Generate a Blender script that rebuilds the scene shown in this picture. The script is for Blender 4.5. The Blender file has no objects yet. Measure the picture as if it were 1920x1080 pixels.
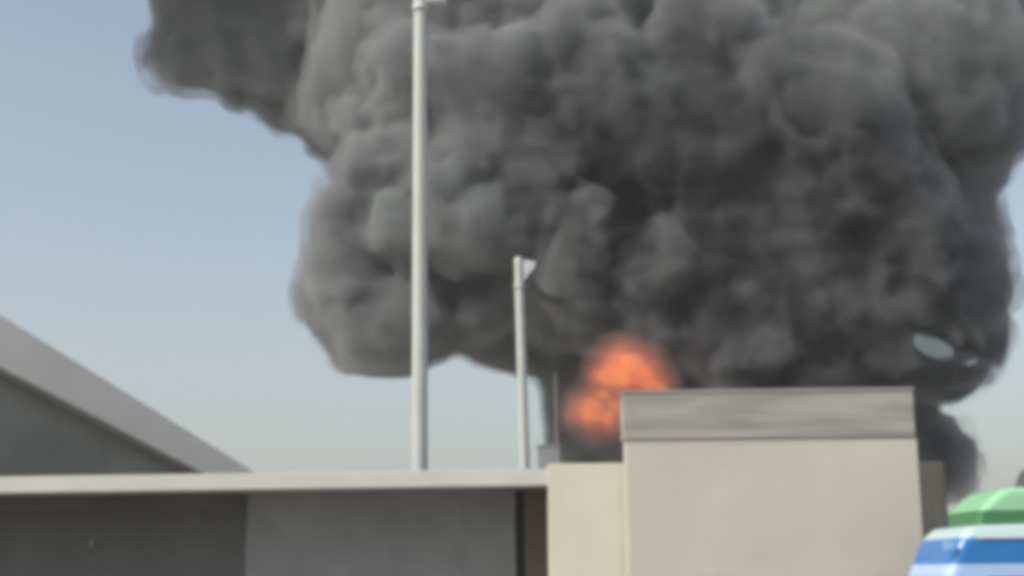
import bpy, bmesh, math, random
import numpy as np
from mathutils import Vector, Matrix

random.seed(7)
RNG = np.random.default_rng(11)
R = math.radians
scene = bpy.context.scene
COL = scene.collection

# ------------------------------------------------------------------ camera
PITCH, ROLL, FPX = R(11.2), R(-0.6), 2667.0
CAM = Vector((0.0, 0.0, 1.6))
CROT = Matrix.Rotation(R(90) + PITCH, 3, 'X') @ Matrix.Rotation(ROLL, 3, 'Z')
cd = bpy.data.cameras.new('camera')
cd.sensor_width = 36.0
cd.lens = 36.0 * FPX / 1920.0
cd.clip_start, cd.clip_end = 0.1, 6000.0
cam = bpy.data.objects.new('camera', cd)
cam.matrix_world = Matrix.Translation(CAM) @ CROT.to_4x4()
COL.objects.link(cam)
scene.camera = cam

# ------------------------------------------------------------------ sky, sun, exposure
SUN_EL = R(42)
SUN_AZ = math.atan2(-0.85, -0.50)            # clockwise from +Y
world = bpy.data.worlds.new('World')
scene.world = world
world.use_nodes = True
wn = world.node_tree.nodes
sky = wn.new('ShaderNodeTexSky')
sky.sky_type = 'NISHITA'
sky.sun_disc = False
sky.sun_elevation = SUN_EL
sky.sun_rotation = SUN_AZ % (2 * math.pi)
sky.altitude = 0.0
sky.air_density = 1.2
sky.dust_density = 2.7
sky.ozone_density = 1.0
wn['Background'].inputs['Strength'].default_value = 0.107
hs = wn.new('ShaderNodeHueSaturation')          # dusty, washed-out air
hs.inputs['Saturation'].default_value = 0.74
world.node_tree.links.new(sky.outputs[0], hs.inputs['Color'])
dust = wn.new('ShaderNodeMix')                  # faint tan cast of airborne dust, the same all over the sky
dust.data_type = 'RGBA'
dust.blend_type = 'MULTIPLY'
dust.inputs['Factor'].default_value = 1.0
dust.inputs['B'].default_value = (1.005, 1.0, 0.995, 1)
world.node_tree.links.new(hs.outputs[0], dust.inputs['A'])
world.node_tree.links.new(dust.outputs['Result'], wn['Background'].inputs['Color'])

sd = bpy.data.lights.new('sun', 'SUN')
sd.energy = 2.1
sd.angle = R(0.6)
sd.color = (1.0, 0.955, 0.88)
sun = bpy.data.objects.new('sun', sd)
SUN_DIR = Vector((math.sin(SUN_AZ) * math.cos(SUN_EL), math.cos(SUN_AZ) * math.cos(SUN_EL), math.sin(SUN_EL)))
sun.rotation_euler = SUN_DIR.to_track_quat('Z', 'Y').to_euler()
COL.objects.link(sun)

scene.view_settings.view_transform = 'Standard'
scene.view_settings.look = 'None'
scene.view_settings.exposure = 0.5
scene.view_settings.gamma = 1.0
scene.view_settings.use_curve_mapping = False

scene.render.engine = 'CYCLES'
cy = scene.cycles
cy.use_denoising = True
cy.use_adaptive_sampling = True
cy.adaptive_threshold = 0.02
try:
    cy.denoiser = 'OPENIMAGEDENOISE'
except Exception:
    pass
cy.max_bounces = 4
cy.diffuse_bounces = 3
cy.glossy_bounces = 3
cy.transmission_bounces = 4
cy.volume_bounces = 2
cy.transparent_max_bounces = 32
cy.volume_step_rate = 1.2
cy.volume_max_steps = 256
cy.pixel_filter_type = 'BLACKMAN_HARRIS'
cy.filter_width = 6.5                        # soft phone-video lens


# ------------------------------------------------------------------ helpers
def ray(px, py):
    return CROT @ Vector(((px - 960.0) / FPX, (540.0 - py) / FPX, -1.0))


def P(px, py, Y):
    """World point that the photograph shows at a pixel, at distance Y."""
    d = ray(px, py)
    return CAM + d * ((Y - CAM.y) / d.y)


def on_height(px, py, z):
    d = ray(px, py)
    return CAM + d * ((z - CAM.z) / d.z)


def link(name, bm, mat, parent=None, smooth=False):
    me = bpy.data.meshes.new(name)
    bmesh.ops.recalc_face_normals(bm, faces=bm.faces[:])
    bm.to_mesh(me)
    bm.free()
    if smooth:
        me.polygons.foreach_set('use_smooth', [True] * len(me.polygons))
    o = bpy.data.objects.new(name, me)
    if mat is not None:
        me.materials.append(mat)
    COL.objects.link(o)
    o.parent = parent
    return o


def thing(name, label, cat, loc=(0, 0, 0), rz=0.0, group=None):
    o = bpy.data.objects.new(name, None)
    o.empty_display_size = 0.3
    o.location = loc
    o.rotation_euler = (0, 0, rz)
    COL.objects.link(o)
    tag(o, label, cat, group)
    return o


def tag(o, label, cat, group=None, kind=None):
    o['label'] = label
    o['category'] = cat
    if group:
        o['group'] = group
    if kind:
        o['kind'] = kind
    return o


def box(bm, lo, hi, bevel=0.0, seg=2):
    r = bmesh.ops.create_cube(bm, size=1.0)
    vs = r['verts']
    for v in vs:
        v.co = Vector([lo[i] + (v.co[i] + 0.5) * (hi[i] - lo[i]) for i in range(3)])
    if bevel > 0:
        es = list({e for v in vs for e in v.link_edges})
        bmesh.ops.bevel(bm, geom=es, offset=bevel, segments=seg, profile=0.5, affect='EDGES')


def newbox(lo, hi, bevel=0.0, seg=2):
    bm = bmesh.new()
    box(bm, lo, hi, bevel, seg)
    return bm


def tube(bm, pts, rads, n=24, cap=True):
    rings = []
    for i, p in enumerate(pts):
        p = Vector(p)
        a = Vector(pts[max(i - 1, 0)])
        b = Vector(pts[min(i + 1, len(pts) - 1)])
        t = (b - a).normalized()
        u = t.orthogonal().normalized() if i == 0 else (u - t * u.dot(t)).normalized()
        w = t.cross(u)
        rings.append([bm.verts.new(p + (u * math.cos(2 * math.pi * k / n) + w * math.sin(2 * math.pi * k / n)) * rads[i]) for k in range(n)])
    for a, b in zip(rings, rings[1:]):
        for k in range(n):
            bm.faces.new((a[k], a[(k + 1) % n], b[(k + 1) % n], b[k]))
    if cap:
        bm.faces.new(rings[0][::-1])
        bm.faces.new(rings[-1])


# ------------------------------------------------------------------ materials
def mat_base(name):
    m = bpy.data.materials.new(name)
    m.use_nodes = True
    nt = m.node_tree
    return m, nt, nt.nodes['Principled BSDF']


def paint(name, col, rough=0.7, vary=0.12, scale=1.5, bump=0.15, bscale=60.0, streak=0.0, metal=0.0, stretch=(1, 1, 1), tint=None):
    """Painted or cast surface: broad tonal wear, fine grain relief, optional vertical run-off streaks."""
    m, nt, b = mat_base(name)
    N, L = nt.nodes, nt.links
    tc = N.new('ShaderNodeTexCoord')
    mp = N.new('ShaderNodeMapping')
    mp.inputs['Scale'].default_value = stretch
    L.new(tc.outputs['Object'], mp.inputs[0])
    n1 = N.new('ShaderNodeTexNoise')
    n1.inputs['Scale'].default_value = scale
    n1.inputs['Detail'].default_value = 6
    n1.inputs['Roughness'].default_value = 0.6
    L.new(mp.outputs[0], n1.inputs['Vector'])
    rp = N.new('ShaderNodeValToRGB')
    dark = [c * (1 - vary) for c in col]
    light = [min(1, c * (1 + vary * 0.7)) for c in col]
    if tint:
        dark = [d * t for d, t in zip(dark, tint)]
    rp.color_ramp.elements[0].position = 0.3
    rp.color_ramp.elements[1].position = 0.7
    rp.color_ramp.elements[0].color = (*dark, 1)
    rp.color_ramp.elements[1].color = (*light, 1)
    L.new(n1.outputs['Fac'], rp.inputs[0])
    out = rp.outputs['Color']
    if streak > 0:
        mp2 = N.new('ShaderNodeMapping')
        mp2.inputs['Scale'].default_value = (5.0, 5.0, 0.35)
        L.new(tc.outputs['Object'], mp2.inputs[0])
        n2 = N.new('ShaderNodeTexNoise')
        n2.inputs['Scale'].default_value = 1.6
        n2.inputs['Detail'].default_value = 5
        L.new(mp2.outputs[0], n2.inputs['Vector'])
        r2 = N.new('ShaderNodeValToRGB')
        r2.color_ramp.elements[0].position = 0.35
        r2.color_ramp.elements[1].position = 0.6
        v = 1 - streak
        r2.color_ramp.elements[0].color = (v, v * 0.98, v * 0.95, 1)
        r2.color_ramp.elements[1].color = (1, 1, 1, 1)
        L.new(n2.outputs['Fac'], r2.inputs[0])
        mx = N.new('ShaderNodeMix')
        mx.data_type = 'RGBA'
        mx.blend_type = 'MULTIPLY'
        mx.inputs['Factor'].default_value = 1.0
        L.new(out, mx.inputs['A'])
        L.new(r2.outputs['Color'], mx.inputs['B'])
        out = mx.outputs['Result']
    L.new(out, b.inputs['Base Color'])
    b.inputs['Roughness'].default_value = rough
    b.inputs['Metallic'].default_value = metal
    if bump > 0:
        n3 = N.new('ShaderNodeTexNoise')
        n3.inputs['Scale'].default_value = bscale
        n3.inputs['Detail'].default_value = 4
        L.new(tc.outputs['Object'], n3.inputs['Vector'])
        bp = N.new('ShaderNodeBump')
        bp.inputs['Strength'].default_value = bump
        bp.inputs['Distance'].default_value = 0.01
        L.new(n3.outputs['Fac'], bp.inputs['Height'])
        L.new(bp.outputs[0], b.inputs['Normal'])
    return m


def coping_material():
    """Weathered flashing of the tall wall: grey mortar with slanting darker streaks."""
    m, nt, b = mat_base('weathered_coping')
    N, L = nt.nodes, nt.links
    tc = N.new('ShaderNodeTexCoord')
    mp = N.new('ShaderNodeMapping')
    mp.inputs['Rotation'].default_value = (0, R(42), 0)
    mp.inputs['Scale'].default_value = (0.35, 1.0, 3.6)
    L.new(tc.outputs['Object'], mp.inputs[0])
    n = N.new('ShaderNodeTexNoise')
    n.inputs['Scale'].default_value = 1.3
    n.inputs['Detail'].default_value = 5
    n.inputs['Distortion'].default_value = 0.5
    L.new(mp.outputs[0], n.inputs['Vector'])
    rp = N.new('ShaderNodeValToRGB')
    e = rp.color_ramp.elements
    e[0].position, e[0].color = 0.36, (0.245, 0.24, 0.20, 1)
    e[1].position, e[1].color = 0.62, (0.37, 0.355, 0.315, 1)
    L.new(n.outputs['Fac'], rp.inputs[0])
    L.new(rp.outputs[0], b.inputs['Base Color'])
    b.inputs['Roughness'].default_value = 0.85
    return m


M = {
    'dusty_ground': paint('dusty_concrete_ground', (0.27, 0.25, 0.215), 0.95, 0.2, 0.3, 0.4, 40),
    'concrete_paving': paint('concrete_paving', (0.30, 0.28, 0.25), 0.9, 0.15, 0.8, 0.4, 60),
    'fascia': paint('white_fascia_paint', (0.53, 0.53, 0.485), 0.75, 0.08, 0.7, 0.1, 40),
    'soffit': paint('soffit_plaster', (0.30, 0.29, 0.27), 0.85, 0.1, 1.0, 0.1),
    'grey_wall': paint('grey_wall_plaster', (0.245, 0.252, 0.256), 0.85, 0.22, 0.9, 0.2),
    'shutter': paint('dark_shutter_steel', (0.094, 0.095, 0.094), 0.6, 0.22, 1.0, 0.0),
    'brown': paint('brown_door_jamb', (0.13, 0.105, 0.085), 0.7, 0.15, 2.0, 0.1),
    'darkgap': paint('dark_recess', (0.15, 0.15, 0.135), 0.9, 0.15, 2.0, 0.0),
    'pier': paint('cream_pier_render', (0.61, 0.585, 0.475), 0.85, 0.06, 1.1, 0.25, 50),
    'block': paint('beige_wall_render', (0.515, 0.497, 0.42), 0.88, 0.08, 0.8, 0.25, 50, tint=(1.0, 0.985, 0.99)),
    'coping': coping_material(),
    'rake': paint('pale_grey_rake_board', (0.78, 0.735, 0.66), 0.7, 0.08, 0.7, 0.1),
    'rake_soffit': paint('pale_soffit_board', (0.70, 0.66, 0.61), 0.8, 0.08, 0.7, 0.1),
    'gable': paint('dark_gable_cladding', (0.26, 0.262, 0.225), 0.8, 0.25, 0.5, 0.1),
    'roof_sheet': paint('grey_roof_sheet', (0.30, 0.30, 0.30), 0.5, 0.15, 1.0, 0.1),
    'pole': paint('white_pole_paint', (0.51, 0.53, 0.505), 0.6, 0.07, 2.0, 0.05, streak=0.08),
    'lamp': paint('grey_lamp_housing', (0.52, 0.55, 0.54), 0.45, 0.08, 3.0, 0.0),
    'lens': paint('lamp_lens', (0.6, 0.6, 0.58), 0.2, 0.05, 3.0, 0.0),
    'darkpost': paint('dark_post_paint', (0.10, 0.09, 0.085), 0.6, 0.15, 3.0, 0.0),
    'pillar': paint('shade_dark_concrete', (0.135, 0.128, 0.112), 0.9, 0.2, 1.5, 0.3, streak=0.2),
    'unit': paint('grey_roof_unit', (0.26, 0.27, 0.27), 0.6, 0.12, 3.0, 0.0),
    'bus_white': paint('white_vehicle_paint', (0.78, 0.80, 0.84), 0.3, 0.04, 1.0, 0.0),
    'bus_roof': paint('pale_roof_paint', (0.50, 0.63, 0.61), 0.35, 0.05, 1.0, 0.0),
    'bus_lightblue': paint('light_blue_vehicle_paint', (0.42, 0.57, 0.85), 0.3, 0.05, 1.0, 0.0),
    'bus_blue': paint('blue_vehicle_paint', (0.02, 0.18, 0.50), 0.25, 0.12, 1.2, 0.0),
    'bus_palegreen': paint('pale_green_vehicle_paint', (0.33, 0.66, 0.38), 0.3, 0.06, 1.0, 0.0),
    'bus_green': paint('green_vehicle_paint', (0.06, 0.22, 0.08), 0.35, 0.1, 1.0, 0.0),
    'glass': paint('tinted_glass', (0.03, 0.04, 0.05), 0.08, 0.1, 1.0, 0.0),
    'tyre': paint('tyre_rubber', (0.02, 0.02, 0.02), 0.85, 0.2, 8.0, 0.1),
    'rim': paint('steel_rim', (0.45, 0.45, 0.46), 0.35, 0.1, 5.0, 0.0, metal=0.8),
    'pale_blue': paint('pale_blue_gloss', (0.25, 0.50, 0.80), 0.2, 0.05, 5.0, 0.0),
}

# ------------------------------------------------------------------ ground
bm = bmesh.new()
bmesh.ops.create_grid(bm, x_segments=24, y_segments=24, size=3000)
g = link('ground', bm, M['dusty_ground'])
g['kind'] = 'structure'
pv = link('pavement', newbox((-30, 18.6, 0.0), (30, 27.5, 0.13), 0.02), M['concrete_paving'])
pv['kind'] = 'structure'

# ------------------------------------------------------------------ low flat-roofed building
YF = 22.0
A = P(1028, 879, YF)                    # top right corner of the white fascia
B = on_height(0, 894, A.z)              # the same edge at the left border
uv = (Vector((B.x, B.y, 0)) - Vector((A.x, A.y, 0)))
ULEN = uv.length
rz = math.atan2(uv.y, uv.x) - math.pi   # local +x runs to the right along the front, +y away
ZT = A.z
ZB = P(1026, 910, YF).z
low = thing('flat_roofed_building', 'low flat-roofed building with a pale fascia over a deep shaded front', 'building', (A.x, A.y, 0), rz)
LEFT = -ULEN - 6.0
REC = 1.7
link('roof_fascia', newbox((LEFT, 0.0, ZB), (0.0, 0.16, ZT), 0.012), M['fascia'], low)
link('roof_slab', newbox((LEFT, 0.16, ZB + 0.03), (0.0, 3.4, ZT - 0.02)), M['soffit'], low)


def loc_u(px, py, d):
    """local x of a pixel at recess depth d behind the fascia line"""
    c, s = math.cos(rz), math.sin(rz)
    dr = ray(px, py)
    n = Vector((-s, c, 0))
    o = Vector((A.x, A.y, 0))
    t = (d - (CAM - o).dot(n)) / dr.dot(n)
    return ((CAM + dr * t) - o).dot(Vector((c, s, 0)))


u460 = loc_u(462, 1000, REC)
u968 = loc_u(966, 1000, REC)
u990 = loc_u(984, 1000, REC - 0.1)
link('wall', newbox((u460, REC, 0.13), (u968, REC + 0.25, ZB + 0.03)), M['grey_wall'], low)
link('recess_back', newbox((u968, REC + 0.5, 0.13), (u990, REC + 0.7, ZB + 0.03)), M['darkgap'], low)
link('door_jamb', newbox((u990, REC - 0.1, 0.13), (-0.004, REC + 0.3, ZB + 0.03), 0.01), M['brown'], low)
# roller shutter, set deeper, with horizontal slats
sh = thing('roller_shutter', '', '')
del sh['label'], sh['category']
sh.parent = low
slat_me = None
zc = 0.14
k = 0
while zc < ZB - 0.1:
    if slat_me is None:
        b2 = bmesh.new()
        w = u460 - LEFT - 0.012
        prof = [(0.0, 0.0), (-0.005, 0.03), (-0.007, 0.07), (-0.005, 0.11), (0.0, 0.138)]
        rows = [[b2.verts.new((x, y, z)) for (y, z) in prof] for x in (0.0, w)]
        back = [[b2.verts.new((x, 0.03, z)) for z in (0.0, 0.138)] for x in (0.0, w)]
        for q in range(4):
            b2.faces.new((rows[0][q], rows[1][q], rows[1][q + 1], rows[0][q + 1]))
        b2.faces.new((back[0][0], back[0][1], back[1][1], back[1][0]))
        b2.faces.new((rows[0][0], back[0][0], back[1][0], rows[1][0]))
        b2.faces.new((rows[0][4], rows[1][4], back[1][1], back[0][1]))
        so = link('slat', b2, M['shutter'], sh)
        slat_me = so.data
    else:
        so = bpy.data.objects.new('slat', slat_me)
        COL.objects.link(so)
        so.parent = sh
    so.location = (LEFT, REC + 0.12 + 0.004 * math.sin(k * 2.3), zc)
    zc += 0.14
    k += 1
link('shutter_housing', newbox((LEFT, REC + 0.02, ZB - 0.17), (u460 - 0.01, REC + 0.4, ZB + 0.03), 0.02), M['shutter'], low)
link('shutter_guide', newbox((u460 - 0.10, REC + 0.03, 0.13), (u460 - 0.006, REC + 0.11, ZB - 0.17), 0.008), M['shutter'], low)
hp = P(172, 1012, YF + REC)
ux = loc_u(172, 1012, REC + 0.08)
link('shutter_lock', newbox((ux - 0.03, REC + 0.05, hp.z - 0.09), (ux + 0.03, REC + 0.09, hp.z + 0.02), 0.01), M['unit'], low)
link('back_wall', newbox((LEFT, 3.15, 0.13), (0.0, 3.38, ZB + 0.03)), M['grey_wall'], low)

# cream pier at the end of the canopy
pt = P(1100, 869, YF - 0.05)
x0, x1 = P(1029, 980, YF - 0.05).x, P(1185, 980, YF - 0.05).x
pier = link('gate_pier', newbox((x0, YF - 0.05, 0.13), (x1, YF + 0.55, pt.z), 0.015), M['pier'])
tag(pier, 'cream rendered pier between the shaded front and the tall beige wall', 'pier')

# ------------------------------------------------------------------ tall beige wall block with grey coping
YB = 21.4
tl, tr = P(1173, 733, YB), P(1717, 727, YB)
bz = (tl.z + tr.z) / 2 - 0.05
zband = P(1450, 823, YB).z
bx0, bx1 = P(1176, 980, YB).x, P(1729, 980, YB).x
block = thing('rendered_wall', 'tall beige rendered wall topped by a streaked grey coping band', 'wall', ((bx0 + bx1) / 2, YB, 0.0), R(-0.35))
hw = (bx1 - bx0) / 2
link('wall_body', newbox((-hw, 0.0, 0.13), (hw, 0.42, zband), 0.012), M['block'], block)
bm = newbox((-hw - 0.03, -0.03, zband + 0.001), (hw - 0.012, 0.45, bz), 0.03, 3)
link('coping', bm, M['coping'], block)
link('cap_flashing', newbox((-hw - 0.045, -0.045, bz + 0.001), (hw, 0.465, bz + 0.05), 0.015), M['coping'], block)

# pillar just beyond the wall, its shade put into the dark colour
YP = 24.0
p0, p1 = P(1690, 900, YP), P(1774, 900, YP)
pil = link('concrete_pillar', newbox((p0.x, YP, 0.0), (p1.x, YP + 0.5, P(1750, 866, YP).z), 0.03), M['pillar'])
tag(pil, 'dark shaded concrete pillar standing beyond the tall beige wall', 'pillar')

# ------------------------------------------------------------------ gabled shed at the left, turned away from the sun
# rake runs from near left down to far right
E1 = P(476, 884, 33.5)                      # low end of the upper rake edge
nrm = Vector((0.72, -0.69, 0)).normalized()
run = Vector((nrm.y, -nrm.x, 0)) * -1       # direction to the far right
if run.x < 0:
    run = -run


def on_gable(px, py, off=0.0):
    d = ray(px, py)
    o = Vector((E1.x, E1.y, 0)) - nrm * off
    t = (o - CAM).dot(nrm) / d.dot(nrm)
    return CAM + d * t


def gxy(p):
    return ((Vector((p.x, p.y, 0)) - Vector((E1.x, E1.y, 0))).dot(run), p.z)


U0 = gxy(on_gable(0, 590))
slope = (E1.z - U0[1]) / (0 - U0[0])
L0 = gxy(on_gable(0, 688))
TH = (E1.z + slope * L0[0]) - L0[1]          # board depth measured vertically, at the left border
L1g = gxy(on_gable(368, 880))
TAPER = ((E1.z + slope * L1g[0]) - L1g[1]) / TH - 1.0   # the board tapers towards the eave
grz = math.atan2(run.y, run.x)
shed = thing('gabled_shed', 'gabled shed with a pale sloping rake board over a dark gable end', 'building', (E1.x, E1.y, 0), grz)
# local frame: +x = run (down the slope), +y = away behind the gable (-nrm)
RID = -7.6                                   # ridge position along the gable


def ztop(x):
    return E1.z + slope * (x if x > RID else 2 * RID - x)


def slab(x0, x1, y0, y1, top_off, bot_off, bevel=0.0):
    b = bmesh.new()
    vs = []
    for y in (y0, y1):
        for x, off in ((x0, top_off), (x1, top_off), (x1, bot_off), (x0, bot_off)):
                xx = x if x > RID else 2 * RID - x
                k = 1.0 + TAPER * (xx - L0[0]) / (L1g[0] - L0[0])
                vs.append(b.verts.new((x, y, ztop(x) - off * k)))
    for f in ((0, 1, 2, 3), (7, 6, 5, 4), (0, 4, 5, 1), (1, 5, 6, 2), (2, 6, 7, 3), (3, 7, 4, 0)):
        b.faces.new([vs[i] for i in f])
    if bevel:
        bmesh.ops.bevel(b, geom=b.edges[:], offset=bevel, segments=1, affect='EDGES')
    return b


XE = 2.2                                     # eave beyond the low end
for s, (a, c) in enumerate(((RID + 0.001, XE), (2 * RID - XE, RID - 0.001))):
    link('rake_board', slab(a, c, 0.0, 0.10, 0.0, TH, 0.006), M['rake'], shed)
    link('rake_soffit', slab(a, c, 0.10, 0.55, TH - 0.12, TH - 0.03), M['rake_soffit'], shed)
    link('roof', slab(a, c, 0.104, 9.0, 0.02, TH - 0.13), M['roof_sheet'], shed)
b = bmesh.new()
def zlow(x):
    return ztop(x) - TH * (1.0 + TAPER * (x - L0[0]) / (L1g[0] - L0[0])) + 0.02


ze, zr_ = zlow(XE - 0.6), zlow(RID + 1e-6)
pts = [(2 * RID - XE + 0.6, 0), (XE - 0.6, 0), (XE - 0.6, ze), (RID, zr_), (2 * RID - XE + 0.6, ze)]
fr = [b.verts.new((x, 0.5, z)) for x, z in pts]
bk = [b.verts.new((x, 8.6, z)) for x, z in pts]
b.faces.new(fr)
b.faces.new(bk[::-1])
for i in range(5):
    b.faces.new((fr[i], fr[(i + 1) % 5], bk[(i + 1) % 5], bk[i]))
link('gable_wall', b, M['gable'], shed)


# ------------------------------------------------------------------ street lamps
def street_lamp(base, top, r0, r1, label, out_deg=0.0):
    base, top = Vector(base), Vector(top)
    t = thing('street_lamp', label, 'street lamp', base, 0.0, 'tall white street lamps')
    ax = top - base
    H = ax.length
    b = bmesh.new()
    zs = [0.12, 1.0, H * 0.35, H * 0.7, H - 0.25, H - 0.06, H]
    d = ax.normalized()
    rs = [r0 + (r1 - r0) * z / H for z in zs]
    rs[-1] *= 0.55
    tube(b, [d * z for z in zs], rs, 32)
    link('pole', b, M['pole'], t, True)
    b = bmesh.new()
    tube(b, [(0, 0, 0.0), (0, 0, 0.10), (0, 0, 0.14)], [r0 * 2.1, r0 * 2.1, r0 * 1.3], 24)
    link('base_plate', b, M['pole'], t)
    b = bmesh.new()
    tube(b, [d * (0.145), d * 1.15, d * 1.2], [r0 * 1.25, r0 * 1.22, r0 * 1.02], 32)
    link('base_sleeve', b, M['pole'], t, True)
    # gusset plate and wedge-shaped head on the right-hand side of the top
    c, s = math.cos(out_deg), math.sin(out_deg)

    def q(x, y, z):
        return top + Vector((x * c - y * s, x * s + y * c, z)) - base
    b = bmesh.new()
    # wedge: deep at the pole, thin at the tip, underside slanting back to the pole
    prof = [(r1 * 0.8, -0.10), (0.34, -0.13), (0.62, -0.20), (0.60, -0.32), (0.34, -0.62), (r1 * 0.8, -1.02)]
    w = [0.05, 0.09, 0.10, 0.10, 0.07, 0.045]
    f = [b.verts.new(q(x, -ww, z)) for (x, z), ww in zip(prof, w)]
    k = [b.verts.new(q(x, ww, z)) for (x, z), ww in zip(prof, w)]
    b.faces.new(f)
    b.faces.new(k[::-1])
    for i in range(6):
        b.faces.new((f[i], f[(i + 1) % 6], k[(i + 1) % 6], k[i]))
    bmesh.ops.bevel(b, geom=b.edges[:], offset=0.012, segments=2, affect='EDGES')
    hd = link('lamp_head', b, M['lamp'], t)
    b = bmesh.new()
    lp = [(0.575, -0.35), (0.37, -0.60), (0.395, -0.62), (0.60, -0.37)]
    f = [b.verts.new(q(x, -0.055, z)) for x, z in lp]
    k = [b.verts.new(q(x, 0.055, z)) for x, z in lp]
    b.faces.new(f)
    b.faces.new(k[::-1])
    for i in range(4):
        b.faces.new((f[i], f[(i + 1) % 4], k[(i + 1) % 4], k[i]))
    link('lens', b, M['lens'], hd)
    b = bmesh.new()
    tube(b, [d * (H - 1.15), d * (H - 1.02)], [r1 * 1.25, r1 * 1.25], 24)
    link('collar', b, M['lamp'], t, True)
    return t


Y1, Y2 = 27.2, 49.5
top1 = P(788, -78, Y1)
bot1 = P(787, 868, Y1)
d1 = (top1 - bot1).normalized()
base1 = bot1 - d1 * (bot1.z / d1.z)
lampA = street_lamp(base1, top1, 0.165, 0.125, 'tall white street lamp whose head is cut off by the top of the picture')
jb = P(797, 7, Y1) - base1
link('control_box', newbox((jb.x, -0.12, jb.z), (jb.x + 0.44, 0.12, jb.z + 0.5), 0.04, 3), M['lamp'], lampA)
top2 = P(972, 482, Y2)
bot2 = P(984, 870, Y2)
d2 = (top2 - bot2).normalized()
base2 = bot2 - d2 * (bot2.z / d2.z)
street_lamp(base2, top2, 0.20, 0.15, 'smaller, farther white street lamp with its whole wedge head against the smoke')

# thin dark post and small cabinet beside the fire
YD = 50.5
a0, a1 = P(1046, 880, YD), P(1042, 700, YD)
post = thing('utility_post', 'thin dark post standing between the far lamp and the fire', 'post', (a0.x, a0.y, 0))
b = bmesh.new()
tube(b, [(0, 0, 0), (0, 0, a0.z), (a1.x - a0.x, 0, a1.z)], [0.09, 0.085, 0.06], 16)
link('shaft', b, M['darkpost'], post, True)
b = bmesh.new()
tube(b, [(a1.x - a0.x, 0, a1.z - 0.02), (a1.x - a0.x, 0, a1.z + 0.03), (a1.x - a0.x, 0, a1.z + 0.06)], [0.085, 0.085, 0.04], 16)
link('cap', b, M['darkpost'], post)
c0, c1 = P(1008, 834, 48), P(1050, 834, 48)
cab = thing('equipment_cabinet', 'small grey cabinet near the foot of the far lamp and the fire', 'cabinet', ((c0.x + c1.x) / 2, 48, 0))
cw = (c1.x - c0.x) / 2
link('housing', newbox((-cw, 0, 0.2), (cw, 0.6, c0.z - 0.06), 0.03), M['unit'], cab)
link('lid', newbox((-cw - 0.04, -0.04, c0.z - 0.058), (cw + 0.04, 0.64, c0.z), 0.02), M['unit'], cab)
link('plinth', newbox((-cw + 0.03, 0.03, 0), (cw - 0.03, 0.57, 0.199)), M['concrete_paving'], cab)


# ------------------------------------------------------------------ vehicles
def profile_body(profile, hw, rnd=0.16, seg=6):
    """Side outline (x, z) carried across the width, drawn in towards both sides so that the roof edges are rounded."""
    b = bmesh.new()
    n = len(profile)
    nor = []
    for i in range(n):
        (ax, az), (cx, cz) = profile[i - 1], profile[(i + 1) % n]
        t = Vector((cx - ax, cz - az))
        t.normalize()
        nor.append((-t.y, t.x))
    sect = []
    for k in range(seg + 1):
        a = math.pi / 2 * k / seg
        sect.append((-hw + rnd * (1 - math.cos(a)), rnd * (1 - math.sin(a))))
    sect = sect + [(-y, ins) for y, ins in reversed(sect)]
    rings = []
    for y, ins in sect:
        ring = []
        for (x, z), (nx, nz) in zip(profile, nor):
            w = min(max((z - 0.8) / 0.6, 0.0), 1.0) * ins
            ring.append(b.verts.new((x - nx * w, y, z - nz * w)))
        rings.append(ring)
    for r0, r1 in zip(rings, rings[1:]):
        for i in range(n):
            b.faces.new((r0[i], r0[(i + 1) % n], r1[(i + 1) % n], r1[i]))
    b.faces.new(rings[0])
    b.faces.new(rings[-1][::-1])
    return b


def band(src, z0, z1):
    b = src.copy()
    for z, up in ((z0, False), (z1, True)):
        if z is None:
            continue
        bmesh.ops.bisect_plane(b, geom=b.verts[:] + b.edges[:] + b.faces[:], plane_co=(0, 0, z), plane_no=(0, 0, 1), clear_inner=not up, clear_outer=up)
    return b


def arc(cx, cz, rx, rz_, a0, a1, n):
    return [(cx + rx * math.cos(R(a0 + (a1 - a0) * i / n)), cz + rz_ * math.sin(R(a0 + (a1 - a0) * i / n))) for i in range(n + 1)]


def wheel(parent, x, y, r, w=0.22):
    b = bmesh.new()
    tube(b, [(x, y - w / 2, r), (x, y - w / 2 + 0.04, r), (x, y + w / 2 - 0.04, r), (x, y + w / 2, r)], [r * 0.92, r, r, r * 0.92], 28)
    wl = link('wheel', b, M['tyre'], parent)
    b = bmesh.new()
    s = -1 if y < 0 else 1
    yo = y + s * (w / 2 + 0.004)
    tube(b, [(x, yo - s * 0.03, r), (x, yo, r)], [r * 0.60, r * 0.52], 20)
    link('rim', b, M['rim'], wl)


def vehicle(name, label, cat, front_px, Y, H, Lx, hw, front_slope, mats, zs, group=None):
    """A van or bus seen from its side, nose to the left."""
    root = thing(name, label, cat, (front_px, Y + hw, 0), 0.0)
    zr = H
    nose = front_slope
    prof = [(0.02, 0.42), (0.0, 0.75)] + nose + [(Lx - 0.25, zr), (Lx - 0.08, zr - 0.12), (Lx, zr - 0.5), (Lx, 0.42)]
    src = profile_body(prof, hw)
    edges = [None] + zs + [None]
    for i, (nm, mt) in enumerate(mats):
        b = band(src, edges[i], edges[i + 1])
        link(nm, b, M[mt], root, False)
    src.free()
    return root, prof


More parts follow.
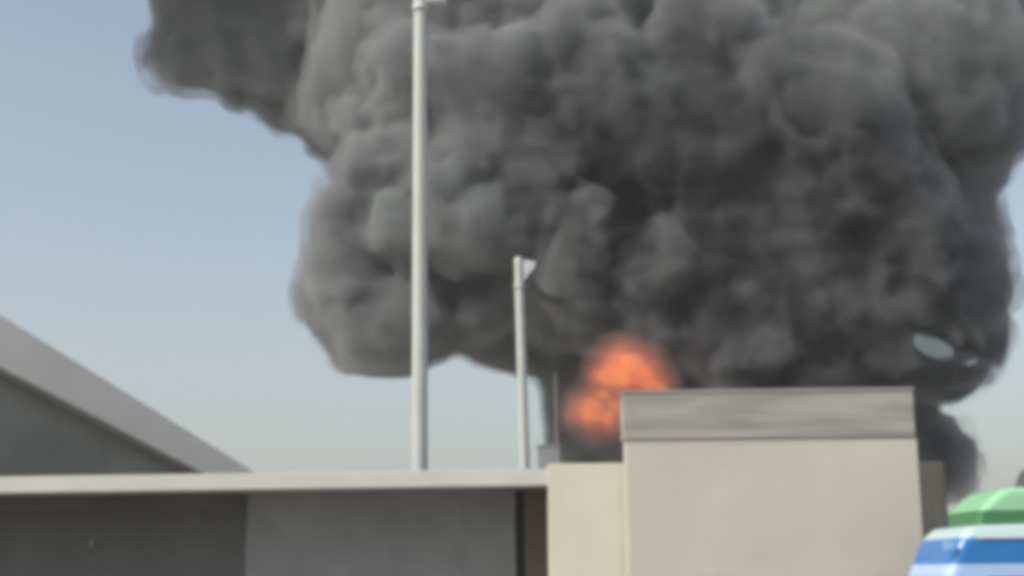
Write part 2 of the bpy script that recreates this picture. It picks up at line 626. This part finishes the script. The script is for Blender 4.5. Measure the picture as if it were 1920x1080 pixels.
# blue and white minibus at the right border, nose just overlapping the tall wall
YV = 18.2
nose = P(1772, 1076, YV).x
vz = P(1800, 984, YV).z
z_a = P(1800, 1008, YV).z
z_b = P(1800, 1058, YV).z
cornerx = P(1737 + 62, 1000, YV).x - nose
ns = [(-0.02, 1.0), (0.0, z_b - 0.12), (cornerx * 0.35, z_b + 0.03), (cornerx * 0.70, z_a - 0.10), (cornerx * 0.95, z_a - 0.015), (cornerx * 1.25, z_a + 0.06), (cornerx * 1.75, vz - 0.02), (cornerx * 2.4, vz), (cornerx * 2.4 + 0.7, vz + 0.012)]
van, vprof = vehicle('minibus', 'blue and white minibus with a white roof beside the tall beige wall', 'minibus', nose, YV, vz + 0.012, 5.2, 0.9, ns, [('lower_body', 'bus_lightblue'), ('upper_body', 'bus_blue'), ('roof', 'bus_roof')], [z_b, z_a])
for i, (wx0, wx1) in enumerate(((0.55, 1.5), (1.6, 2.75), (2.85, 3.95), (4.05, 4.95))):
    for sy in (-1, 1):
        y = sy * 0.901
        link('window', newbox((wx0, min(y, y + sy * 0.008), 0.88), (wx1, max(y, y + sy * 0.008), z_b - 0.16), 0.003, 1), M['glass'], van)
for wx in (0.95, 4.1):
    for sy in (-1, 1):
        wheel(van, wx, sy * 0.80, 0.33)
lp = P(1779, 1025, YV)
link('pale_blue_spot', newbox((lp.x - nose - 0.07, -0.925, lp.z - 0.05), (lp.x - nose + 0.07, -0.895, lp.z + 0.06), 0.012), M['pale_blue'], van)  # small raised pale blue block near the front corner
link('roof_gutter', newbox((cornerx * 2.0, -0.93, z_a - 0.012), (5.0, -0.895, z_a + 0.014), 0.006), M['bus_white'], van)
link('bumper', newbox((-0.10, -0.86, 0.34), (0.02, 0.86, 0.62), 0.03), M['shutter'], van)
link('headlight', newbox((-0.03, -0.82, 0.72), (0.04, -0.52, 0.92), 0.02), M['lens'], van)
link('headlight', newbox((-0.03, 0.52, 0.72), (0.04, 0.82, 0.92), 0.02), M['lens'], van)

# green bus farther back
YG = 31.0
gn = P(1832, 975, YG).x
gz = P(1890, 913, YG).z
g_a = P(1880, 956, YG).z
g_b = P(1880, 990, YG).z
rise = P(1890, 915, YG).x - gn
ns = [(-0.03, 1.2), (-0.01, g_a - 0.35), (0.05, g_a - 0.02), (rise * 0.28, g_a + 0.12), (rise * 0.60, gz - 0.17), (rise * 0.85, gz - 0.05), (rise * 1.15, gz), (rise * 1.15 + 2.0, gz + 0.01)]
bus, bprof = vehicle('bus', 'green bus with a pale green domed roof behind the minibus', 'bus', gn, YG, gz + 0.01, 10.5, 1.2, ns, [('lower_body', 'bus_palegreen'), ('upper_body', 'bus_green'), ('roof', 'bus_palegreen')], [g_b, g_a])
for i in range(7):
    for sy in (-1, 1):
        y = sy * 1.201
        x = 0.9 + i * 1.32
        link('window', newbox((x, min(y, y + sy * 0.008), 1.35), (x + 1.18, max(y, y + sy * 0.008), g_b - 0.08), 0.003, 1), M['glass'], bus)
for wx in (2.0, 8.0):
    for sy in (-1, 1):
        wheel(bus, wx, sy * 1.06, 0.48, 0.28)
hx = P(1904, 908, YG).x - gn + 0.42
b = bmesh.new()
pr = [(hx, gz - 0.01), (hx + 0.22, gz + 0.46), (hx + 1.9, gz + 0.50), (hx + 2.2, gz - 0.01)]
f = [b.verts.new((x, -0.55, z)) for x, z in pr]
k = [b.verts.new((x, 0.25, z)) for x, z in pr]
b.faces.new(f)
b.faces.new(k[::-1])
for i in range(4):
    b.faces.new((f[i], f[(i + 1) % 4], k[(i + 1) % 4], k[i]))
bmesh.ops.bevel(b, geom=b.edges[:], offset=0.05, segments=2, affect='EDGES')
link('roof_vent', b, M['shutter'], bus)
link('bumper', newbox((-0.12, -1.15, 0.36), (0.02, 1.15, 0.75), 0.03), M['shutter'], bus)
link('headlight', newbox((-0.05, -1.1, 0.85), (0.04, -0.75, 1.05), 0.02), M['lens'], bus)
link('headlight', newbox((-0.05, 0.75, 0.85), (0.04, 1.1, 1.05), 0.02), M['lens'], bus)


# ------------------------------------------------------------------ smoke and fire
class Field:
    """Distance field on a grid, filled with overlapping puffs and turned into a closed surface."""

    def __init__(self, lo, hi, vox):
        self.lo, self.vox = np.array(lo, np.float32), vox
        self.n = np.ceil((np.array(hi) - np.array(lo)) / vox).astype(int) + 1
        self.F = np.full(self.n, 2.0, np.float32)

    def _sub(self, c, r):
        a = np.maximum(((c - r - self.lo) / self.vox).astype(int), 0)
        b = np.minimum(((c + r - self.lo) / self.vox).astype(int) + 2, self.n)
        if np.any(b <= a):
            return None, None
        ax = [self.lo[i] + np.arange(a[i], b[i], dtype=np.float32) * self.vox - np.float32(c[i]) for i in range(3)]
        return tuple(slice(a[i], b[i]) for i in range(3)), ax

    def ball(self, c, r, k):
        sl, ax = self._sub(np.array(c, float), r + 0.7)
        if sl is None:
            return
        d = np.sqrt(ax[0][:, None, None] ** 2 + ax[1][None, :, None] ** 2 + ax[2][None, None, :] ** 2) - np.float32(r)
        f = self.F[sl]
        h = np.maximum(k - np.abs(f - d), 0.0) / k
        self.F[sl] = np.minimum(f, d) - h * h * (k * 0.25)

    def add_noise(self, terms, seed):
        m = np.abs(self.F) < 1.9
        idx = np.argwhere(m).astype(np.float32)
        p = idx * self.vox + self.lo
        v = np.zeros(len(p), np.float32)
        for s, (size, amp, billow) in enumerate(terms):
            q = vnoise(p / size, seed + s)
            v += amp * ((np.abs(q * 2 - 1) * 2 - 0.8) if billow else (q * 2 - 1))
        self.F[m] += v

    def mesh(self, iso=0.0):
        F = self.F - np.float32(iso)
        if getattr(self, 'gap', None):
            F[self.gap[0]] = np.maximum(F[self.gap[0]], -self.gap[1])
        F[0], F[-1] = 2, 2
        F[:, 0], F[:, -1] = 2, 2
        F[:, :, 0], F[:, :, -1] = 2, 2
        s = F < 0
        cnt = np.zeros(np.array(F.shape) - 1, np.int8)
        off = [(i, j, k) for i in (0, 1) for j in (0, 1) for k in (0, 1)]
        nx, ny, nz = F.shape
        for i, j, k in off:
            cnt += s[i:nx - 1 + i, j:ny - 1 + j, k:nz - 1 + k]
        act = np.argwhere((cnt > 0) & (cnt < 8))
        vid = np.full(cnt.shape, -1, np.int32)
        vid[act[:, 0], act[:, 1], act[:, 2]] = np.arange(len(act))
        acc = np.zeros((len(act), 3), np.float32)
        num = np.zeros(len(act), np.float32)
        for a in off:
            for ax in range(3):
                if a[ax] == 1:
                    continue
                b = list(a)
                b[ax] = 1
                fa = F[act[:, 0] + a[0], act[:, 1] + a[1], act[:, 2] + a[2]]
                fb = F[act[:, 0] + b[0], act[:, 1] + b[1], act[:, 2] + b[2]]
                cr = (fa < 0) != (fb < 0)
                t = np.where(cr, fa / np.where(cr, fa - fb, 1), 0)
                pos = np.tile(np.array(a, np.float32), (len(act), 1))
                pos[:, ax] = t
                acc += pos * cr[:, None]
                num += cr
        V = (act + acc / num[:, None]) * self.vox + self.lo
        quads = []
        for ax in range(3):
            o1, o2 = (ax + 1) % 3, (ax + 2) % 3
            sl0 = [slice(1, -1)] * 3
            sl1 = [slice(1, -1)] * 3
            sl0[ax], sl1[ax] = slice(0, -1), slice(1, None)
            a, b = s[tuple(sl0)], s[tuple(sl1)]
            for inside_first in (True, False):
                e = np.argwhere((a & ~b) if inside_first else (~a & b))
                add = np.ones(3, int)
                add[ax] = 0
                e = e + add
                d1 = np.zeros(3, int)
                d1[o1] = 1
                d2 = np.zeros(3, int)
                d2[o2] = 1
                c = [e - d1 - d2, e - d2, e, e - d1]
                ids = [vid[x[:, 0], x[:, 1], x[:, 2]] for x in c]
                if not inside_first:
                    ids = ids[::-1]
                quads.append(np.stack(ids, 1))
        Q = np.concatenate(quads)
        return V, Q[(Q >= 0).all(1)]


def vnoise(p, seed):
    """smooth value noise in 0..1 on points p"""
    i = np.floor(p).astype(np.int64)
    f = (p - i).astype(np.float32)
    f = f * f * f * (f * (f * 6 - 15) + 10)
    tab = np.random.default_rng(seed).random(65536).astype(np.float32)

    def hsh(a, b, c):
        return tab[((a * 73856093) ^ (b * 19349663) ^ (c * 83492791)) & 65535]
    out = 0
    for dx in (0, 1):
        wx = f[:, 0] if dx else 1 - f[:, 0]
        for dy in (0, 1):
            wy = f[:, 1] if dy else 1 - f[:, 1]
            for dz in (0, 1):
                wz = f[:, 2] if dz else 1 - f[:, 2]
                out = out + wx * wy * wz * hsh(i[:, 0] + dx, i[:, 1] + dy, i[:, 2] + dz)
    return out


def field_object(name, V, Q, mat, origin, parent=None):
    me = bpy.data.meshes.new(name)
    V = V - np.array(origin, np.float32)
    me.vertices.add(len(V))
    me.vertices.foreach_set('co', V.astype(np.float32).ravel())
    me.loops.add(Q.size)
    me.loops.foreach_set('vertex_index', Q.astype(np.int32).ravel())
    me.polygons.add(len(Q))
    me.polygons.foreach_set('loop_start', np.arange(0, Q.size, 4, dtype=np.int32))
    me.polygons.foreach_set('loop_total', np.full(len(Q), 4, np.int32))
    me.polygons.foreach_set('use_smooth', np.ones(len(Q), bool))
    me.update(calc_edges=True)
    me.validate()
    o = bpy.data.objects.new(name, me)
    o.location = origin
    me.materials.append(mat)
    COL.objects.link(o)
    o.parent = parent
    return o


def volume_material(name, dens, col_a, col_b, scale, aniso, noise_dens=0.0, emis=None, step=1.0):
    m = bpy.data.materials.new(name)
    m.use_nodes = True
    nt = m.node_tree
    N, L = nt.nodes, nt.links
    N.remove(N['Principled BSDF'])
    out = N['Material Output']
    v = N.new('ShaderNodeVolumePrincipled')
    v.inputs['Density'].default_value = dens
    v.inputs['Anisotropy'].default_value = aniso
    v.inputs['Absorption Color'].default_value = (0, 0, 0, 1)
    v.inputs['Color'].default_value = (*col_a, 1)
    if scale:
        tc = N.new('ShaderNodeTexCoord')
        n = N.new('ShaderNodeTexNoise')
        n.inputs['Scale'].default_value = scale
        n.inputs['Detail'].default_value = 2
        L.new(tc.outputs['Object'], n.inputs['Vector'])
        rp = N.new('ShaderNodeValToRGB')
        rp.color_ramp.elements[0].position, rp.color_ramp.elements[0].color = 0.38, (*col_a, 1)
        rp.color_ramp.elements[1].position, rp.color_ramp.elements[1].color = 0.62, (*col_b, 1)
        L.new(n.outputs['Fac'], rp.inputs[0])
        L.new(rp.outputs[0], v.inputs['Color'])
    if emis:
        v.inputs['Emission Strength'].default_value = emis[0]
        v.inputs['Emission Color'].default_value = (*emis[1], 1)
    L.new(v.outputs[0], out.inputs['Volume'])
    m.cycles.homogeneous_volume = not scale
    return m


def veil_material():
    """Torn thin smoke round the plume."""
    m = bpy.data.materials.new('thin_smoke')
    m.use_nodes = True
    N, L = m.node_tree.nodes, m.node_tree.links
    N.remove(N['Principled BSDF'])
    v = N.new('ShaderNodeVolumePrincipled')
    v.inputs['Anisotropy'].default_value = 0.2
    v.inputs['Absorption Color'].default_value = (0, 0, 0, 1)
    v.inputs['Color'].default_value = (0.46, 0.465, 0.47, 1)
    tc = N.new('ShaderNodeTexCoord')
    n = N.new('ShaderNodeTexNoise')
    n.inputs['Scale'].default_value = 0.55
    n.inputs['Detail'].default_value = 2
    n.inputs['Roughness'].default_value = 0.6
    L.new(tc.outputs['Object'], n.inputs['Vector'])
    md = N.new('ShaderNodeMapRange')
    md.inputs['From Min'].default_value = 0.44
    md.inputs['From Max'].default_value = 0.64
    md.inputs['To Min'].default_value = 0.0
    md.inputs['To Max'].default_value = 0.9
    L.new(n.outputs['Fac'], md.inputs['Value'])
    L.new(md.outputs[0], v.inputs['Density'])
    L.new(v.outputs[0], N['Material Output'].inputs['Volume'])
    return m


def smoke_material():
    """Soot smoke: young smoke over the fire is blacker, aged smoke paler; density uneven."""
    m = bpy.data.materials.new('soot_smoke')
    m.use_nodes = True
    nt = m.node_tree
    N, L = nt.nodes, nt.links
    N.remove(N['Principled BSDF'])
    v = N.new('ShaderNodeVolumePrincipled')
    v.inputs['Anisotropy'].default_value = 0.1
    v.inputs['Absorption Color'].default_value = (0, 0, 0, 1)
    tc = N.new('ShaderNodeTexCoord')
    n = N.new('ShaderNodeTexNoise')
    n.inputs['Scale'].default_value = 0.22
    n.inputs['Detail'].default_value = 1
    n.inputs['Roughness'].default_value = 0.55
    L.new(tc.outputs['Object'], n.inputs['Vector'])
    # distance from the sooty heart of the plume
    sub = N.new('ShaderNodeVectorMath')
    sub.operation = 'SUBTRACT'
    c = SOOT_CORE
    sub.inputs[1].default_value = c
    L.new(tc.outputs['Object'], sub.inputs[0])
    rot = N.new('ShaderNodeVectorRotate')
    rot.rotation_type = 'Y_AXIS'
    rot.inputs['Angle'].default_value = R(-36)
    L.new(sub.outputs[0], rot.inputs['Vector'])
    mul = N.new('ShaderNodeVectorMath')
    mul.operation = 'MULTIPLY'
    mul.inputs[1].default_value = (1 / 11.5, 1 / 13.0, 1 / 6.8)
    L.new(rot.outputs[0], mul.inputs[0])
    ln = N.new('ShaderNodeVectorMath')
    ln.operation = 'LENGTH'
    L.new(mul.outputs[0], ln.inputs[0])
    ad = N.new('ShaderNodeMath')
    ad.operation = 'MULTIPLY_ADD'
    L.new(n.outputs['Fac'], ad.inputs[0])
    ad.inputs[1].default_value = 1.5
    L.new(ln.outputs['Value'], ad.inputs[2])
    rp = N.new('ShaderNodeValToRGB')
    e = rp.color_ramp.elements
    e[0].position, e[0].color = 0.0, (0.155, 0.162, 0.168, 1)
    e[1].position, e[1].color = 1.0, (0.53, 0.562, 0.556, 1)
    mr = N.new('ShaderNodeMapRange')
    mr.inputs['From Min'].default_value = 1.5
    mr.inputs['From Max'].default_value = 2.1
    L.new(ad.outputs[0], mr.inputs['Value'])
    L.new(mr.outputs[0], rp.inputs[0])
    L.new(rp.outputs[0], v.inputs['Color'])
    md = N.new('ShaderNodeMapRange')
    md.inputs['From Min'].default_value = 0.3
    md.inputs['From Max'].default_value = 0.7
    md.inputs['To Min'].default_value = 0.8
    md.inputs['To Max'].default_value = 1.9
    L.new(n.outputs['Fac'], md.inputs['Value'])
    L.new(md.outputs[0], v.inputs['Density'])
    L.new(v.outputs[0], N['Material Output'].inputs['Volume'])
    return m


YS = 62.0
SOOT_CORE = P(1420, 470, 57.0) - Vector((P(1250, 900, YS).x, P(1250, 900, YS).y, 0))
OUT = [(300, -40), (312, 40), (300, 85), (262, 115), (290, 172), (400, 170), (480, 205), (555, 258), (628, 318), (600, 385),
       (612, 440), (590, 480), (556, 525), (562, 566), (610, 615), (655, 668), (720, 687), (775, 668), (812, 645), (852, 618),
       (900, 645), (950, 678), (1000, 678), (1038, 700), (1045, 860), (1085, 905), (1300, 930), (1500, 930), (1735, 930), (1800, 940),
       (1822, 890), (1814, 830), (1780, 790), (1735, 778), (1735, 742), (1800, 735), (1838, 690), (1882, 640), (1862, 585), (1898, 510),
       (1884, 440), (1846, 372), (1895, 300), (1960, 240), (2050, 120), (2150, -60), (2200, -260), (1900, -420), (1200, -480), (600, -460), (260, -330), (230, -150)]
poly = np.array(OUT, np.float32)


def poly_dist(pts):
    """signed distance to the outline, positive inside"""
    best = np.full(len(pts), 1e9, np.float32)
    inside = np.zeros(len(pts), bool)
    for a, b in zip(poly, np.roll(poly, -1, 0)):
        ab = b - a
        t = np.clip(((pts - a) @ ab) / (ab @ ab), 0, 1)
        best = np.minimum(best, np.hypot(*(pts - a - t[:, None] * ab).T))
        c = ((a[1] > pts[:, 1]) != (b[1] > pts[:, 1])) & (pts[:, 0] < (b[0] - a[0]) * (pts[:, 1] - a[1]) / (b[1] - a[1] + 1e-9) + a[0])
        inside ^= c
    return np.where(inside, best, -best)


puffs = []                                    # world centre, radius


def puff(px, py, rpx, Y):
    c = P(px, py, Y)
    puffs.append((np.array(c), rpx * Y / FPX))


# body of the plume: round puffs filling its width, thicker where it is wider
cand = np.stack([RNG.uniform(220, 2200, 5200), RNG.uniform(-480, 945, 5200)], 1).astype(np.float32)
dd = poly_dist(cand)
for (px, py), d in zip(cand, dd):
    if d < 16:
        continue
    if d > 150 and RNG.random() > 0.35:
        continue
    r = min(d * 0.76 - 4, RNG.uniform(50, 165))
    half = min(d * 1.0, 300) * YS / FPX
    Y = YS + RNG.uniform(-1, 1) * max(half - 0.8 * r * YS / FPX, 0.0)
    if px < 730 - 0.25 * max(py, 0) and py < 330:
        Y += 5.5
    puff(px, py, r, Y)
# front and back billows, then unseen ones added for shade (pixel x, y, radius, distance)
FRONT_AND_SHADE = [(770, 110, 78, 55.5), (745, 190, 62, 55.2), (845, 130, 70, 54.8), (880, 210, 70, 55.0), (655, 225, 34, 57.0), (735, 290, 80, 55.5),
         (700, 380, 88, 56.0), (780, 420, 95, 55.2), (680, 500, 90, 56.5), (618, 542, 50, 58.0), (740, 580, 84, 56.5), (870, 330, 85, 54.2),
         (950, 260, 90, 54.6), (900, 430, 90, 54.0), (960, 120, 80, 54.2), (1000, 330, 70, 53.6), (1086, 408, 46, 52.2), (1062, 462, 44, 52.6), (1050, 520, 44, 53.4),
         (1120, 478, 36, 52.6), (1180, 482, 30, 52.6), (1242, 458, 32, 52.3), (1100, 590, 75, 55.0), (1205, 580, 85, 55.0), (1010, 610, 60, 55.5), (1015, 540, 60, 55.0), (930, 600, 60, 56.0), (1340, 60, 95, 54.0), (1060, 90, 80, 54.5),
         (1160, 200, 120, 54.5), (1300, 260, 130, 54.6), (1480, 150, 80, 53.0), (1560, 230, 95, 52.8), (1620, 320, 90, 53.2), (1690, 420, 100, 54.0),
         (1780, 500, 95, 55.5), (1820, 60, 95, 54.5), (1760, 180, 90, 54.8), (1850, 230, 70, 56.0), (1650, 90, 80, 55.0), (1480, 420, 120, 55.0),
         (1300, 480, 110, 55.4), (1560, 560, 130, 55.2), (1700, 620, 90, 56.0), (1380, 620, 110, 55.2), (1800, 640, 55, 57.5), (540, 110, 90, 65.0),
         (305, 122, 30, 66), (280, 116, 20, 66), (440, 90, 80, 65.5), (360, 110, 55, 66.0), (600, 210, 70, 64.0),
         (150, -215, 140, 61), (-60, -250, 150, 60), (-240, -300, 150, 60), (320, -250, 120, 62), (480, -240, 150, 62), (40, -380, 170, 62), (330, -400, 190, 63)]  # unseen puffs beyond the frame, added to shade the upper-left smoke
for px, py, r, Y in FRONT_AND_SHADE:
    puff(px, py, r, Y)

# buds on buds: cauliflower structure
L1 = []
for c, r in puffs:
    if r < 0.5:
        continue
    for _ in range(9):
        v = RNG.normal(size=3)
        v[1] = -abs(v[1]) * 0.9 if RNG.random() < 0.75 else v[1]
        v /= np.linalg.norm(v)
        rr = r * RNG.uniform(0.28, 0.66)
        L1.append((c + v * (r * 1.02 - rr * 0.60), rr))
L2 = []
for c, r in L1:
    if r < 0.75:
        continue
    for _ in range(4):
        v = RNG.normal(size=3)
        v[1] = -abs(v[1]) * 0.9
        v /= np.linalg.norm(v)
        rr = r * RNG.uniform(0.32, 0.5)
        L2.append((c + v * (r - rr * 0.5), rr))

lo = np.array((P(-430, 0, 66).x, 44.0, -0.1))
hi = np.array((P(2260, 0, 72).x, 80.0, P(1000, -520, 66).z))
fld = Field(lo, hi, 0.17)
for lst, kk in ((puffs, 1.0), (L1, 0.45), (L2, 0.25)):
    for c, r in lst:
        fld.ball(c, r, kk)
fld.add_noise([(5.0, 0.85, False), (2.6, 0.26, True), (1.2, 0.19, True), (0.55, 0.08, False)], 5)


def carve(px, py, hx, hy, ang, Y=YS):
    """a see-through gap between two billows"""
    c = np.array(P(px, py, Y))
    sl, ax = fld._sub(c, 14.0)
    s = Y / FPX
    ca, sa = math.cos(ang), math.sin(ang)
    yy = ax[1][None, :, None]
    k = (Y + yy) / Y
    X = (ax[0][:, None, None] + c[0]) / k - c[0]
    Z = (ax[2][None, None, :] + c[2] - CAM.z) / k - (c[2] - CAM.z)
    X, Z = (X * ca + Z * sa) / (hx * s), (-X * sa + Z * ca) / (hy * s)
    d = (np.sqrt(X * X + Z * Z) - 1) * hy * s
    shp = np.broadcast_shapes(X.shape, Z.shape)
    gp = np.stack(np.broadcast_arrays(ax[0][:, None, None] / k * 0.9, 0.45 * yy, ax[2][None, None, :] / k * 0.9), -1).reshape(-1, 3)
    d = np.broadcast_to(d, shp) + ((vnoise(gp + 50, 77) - 0.5) * 0.9).reshape(shp).astype(np.float32)
    fld.gap = (sl, d)


carve(1758, 650, 74, 27, R(-21))
V, Q = fld.mesh()
M['smoke'] = smoke_material()
so = P(1250, 900, YS)
smoke = field_object('smoke_plume', V, Q, M['smoke'], (so.x, so.y, 0.0))
V, Q = fld.mesh(0.45)
M['veil'] = veil_material()
field_object('smoke_veil', V - np.array((so.x, so.y, 0.0), np.float32), Q, M['veil'], (0, 0, 0), smoke)
b = bmesh.new()                               # thin drifting wisp across the gap between two billows
bmesh.ops.create_icosphere(b, subdivisions=4, radius=1.0)
wc = P(1762, 651, YS - 2.0)
wr = Matrix.Rotation(R(20), 3, 'Y')
for v_ in b.verts:
    p_ = v_.co * (1.0 + 0.16 * math.sin(5 * v_.co.x + 1) * math.cos(4 * v_.co.z) + 0.1 * math.sin(9 * v_.co.y + 3 * v_.co.x))
    v_.co = wr @ Vector((p_.x * 2.5, p_.y * 1.6, p_.z * 1.0)) + wc - Vector((so.x, so.y, 0.0))
M['wisp'] = volume_material('drifting_wisp', 0.42, (0.62, 0.60, 0.60), None, 0.0, 0.2)
link('smoke_wisp', b, M['wisp'], smoke, True)
tag(smoke, 'towering dark grey billowing smoke plume rising behind the tall beige wall', 'smoke', kind='stuff')

# fire: flame lobes on the camera side of the smoke foot
ff = Field((P(1030, 0, 50).x, 48.0, P(1100, 880, 52).z), (P(1300, 0, 54).x, 56.0, P(1100, 590, 54).z), 0.06)
for px, py, r, Y in [(1168, 694, 48, 51.6), (1138, 702, 34, 51.4), (1205, 706, 42, 51.8), (1236, 722, 24, 51.9), (1132, 738, 24, 51.3), (1110, 770, 38, 51.3),
                     (1140, 782, 32, 51.2), (1086, 768, 20, 51.4), (1160, 668, 26, 51.7), (1192, 672, 24, 51.8), (1155, 760, 26, 51.3)]:
    ff.ball(np.array(P(px, py, Y)), r * Y / FPX, 0.3)
ff.add_noise([(0.5, 0.12, False), (0.25, 0.06, False)], 40)
fo = P(1130, 860, 51.3)
fire = bpy.data.objects.new('fire', None)
fire.location = fo
COL.objects.link(fire)
for nm, iso, em, ca, cb in (('flame_core', -0.30, 0.62, (0.60, 0.10, 0.02), (1.0, 0.36, 0.06)), ('flame_body', 0.0, 0.20, (0.60, 0.08, 0.025), (0.98, 0.20, 0.06)),
                            ('flame_fringe', 0.22, 0.05, (0.75, 0.14, 0.07), None), ('flame_glow', 0.45, 0.02, (0.75, 0.15, 0.08), None)):
    V, Q = ff.mesh(iso)
    mt = volume_material(nm, 0.20, (0.4, 0.3, 0.25), None, 0.0, 0.0, emis=(em, ca))
    if cb:
        N, L = mt.node_tree.nodes, mt.node_tree.links
        tc = N.new('ShaderNodeTexCoord')
        nz = N.new('ShaderNodeTexNoise')
        nz.inputs['Scale'].default_value = 1.5
        nz.inputs['Detail'].default_value = 3
        nz.inputs['Distortion'].default_value = 0.8
        rp = N.new('ShaderNodeValToRGB')
        rp.color_ramp.elements[0].position, rp.color_ramp.elements[0].color = 0.38, (*ca, 1)
        rp.color_ramp.elements[1].position, rp.color_ramp.elements[1].color = 0.62, (*cb, 1)
        L.new(tc.outputs['Object'], nz.inputs['Vector'])
        L.new(nz.outputs['Fac'], rp.inputs[0])
        L.new(rp.outputs[0], [x for x in N if x.type == 'PRINCIPLED_VOLUME'][0].inputs['Emission Color'])
        mt.cycles.homogeneous_volume = False
    field_object(nm, V - np.array(fo, np.float32), Q, mt, (0, 0, 0), fire)
tag(fire, 'orange fireball burning at the foot of the smoke beside the tall wall', 'fire')

# ------------------------------------------------------------------ dusty air
hz = link('haze', newbox((-3050, -3050, -1.0), (3050, 3050, float(hi[2]) + 1.0)), volume_material('dusty_air', 0.0008, (0.93, 0.94, 0.95), None, 0.0, 0.3))
hz['kind'] = 'stuff'
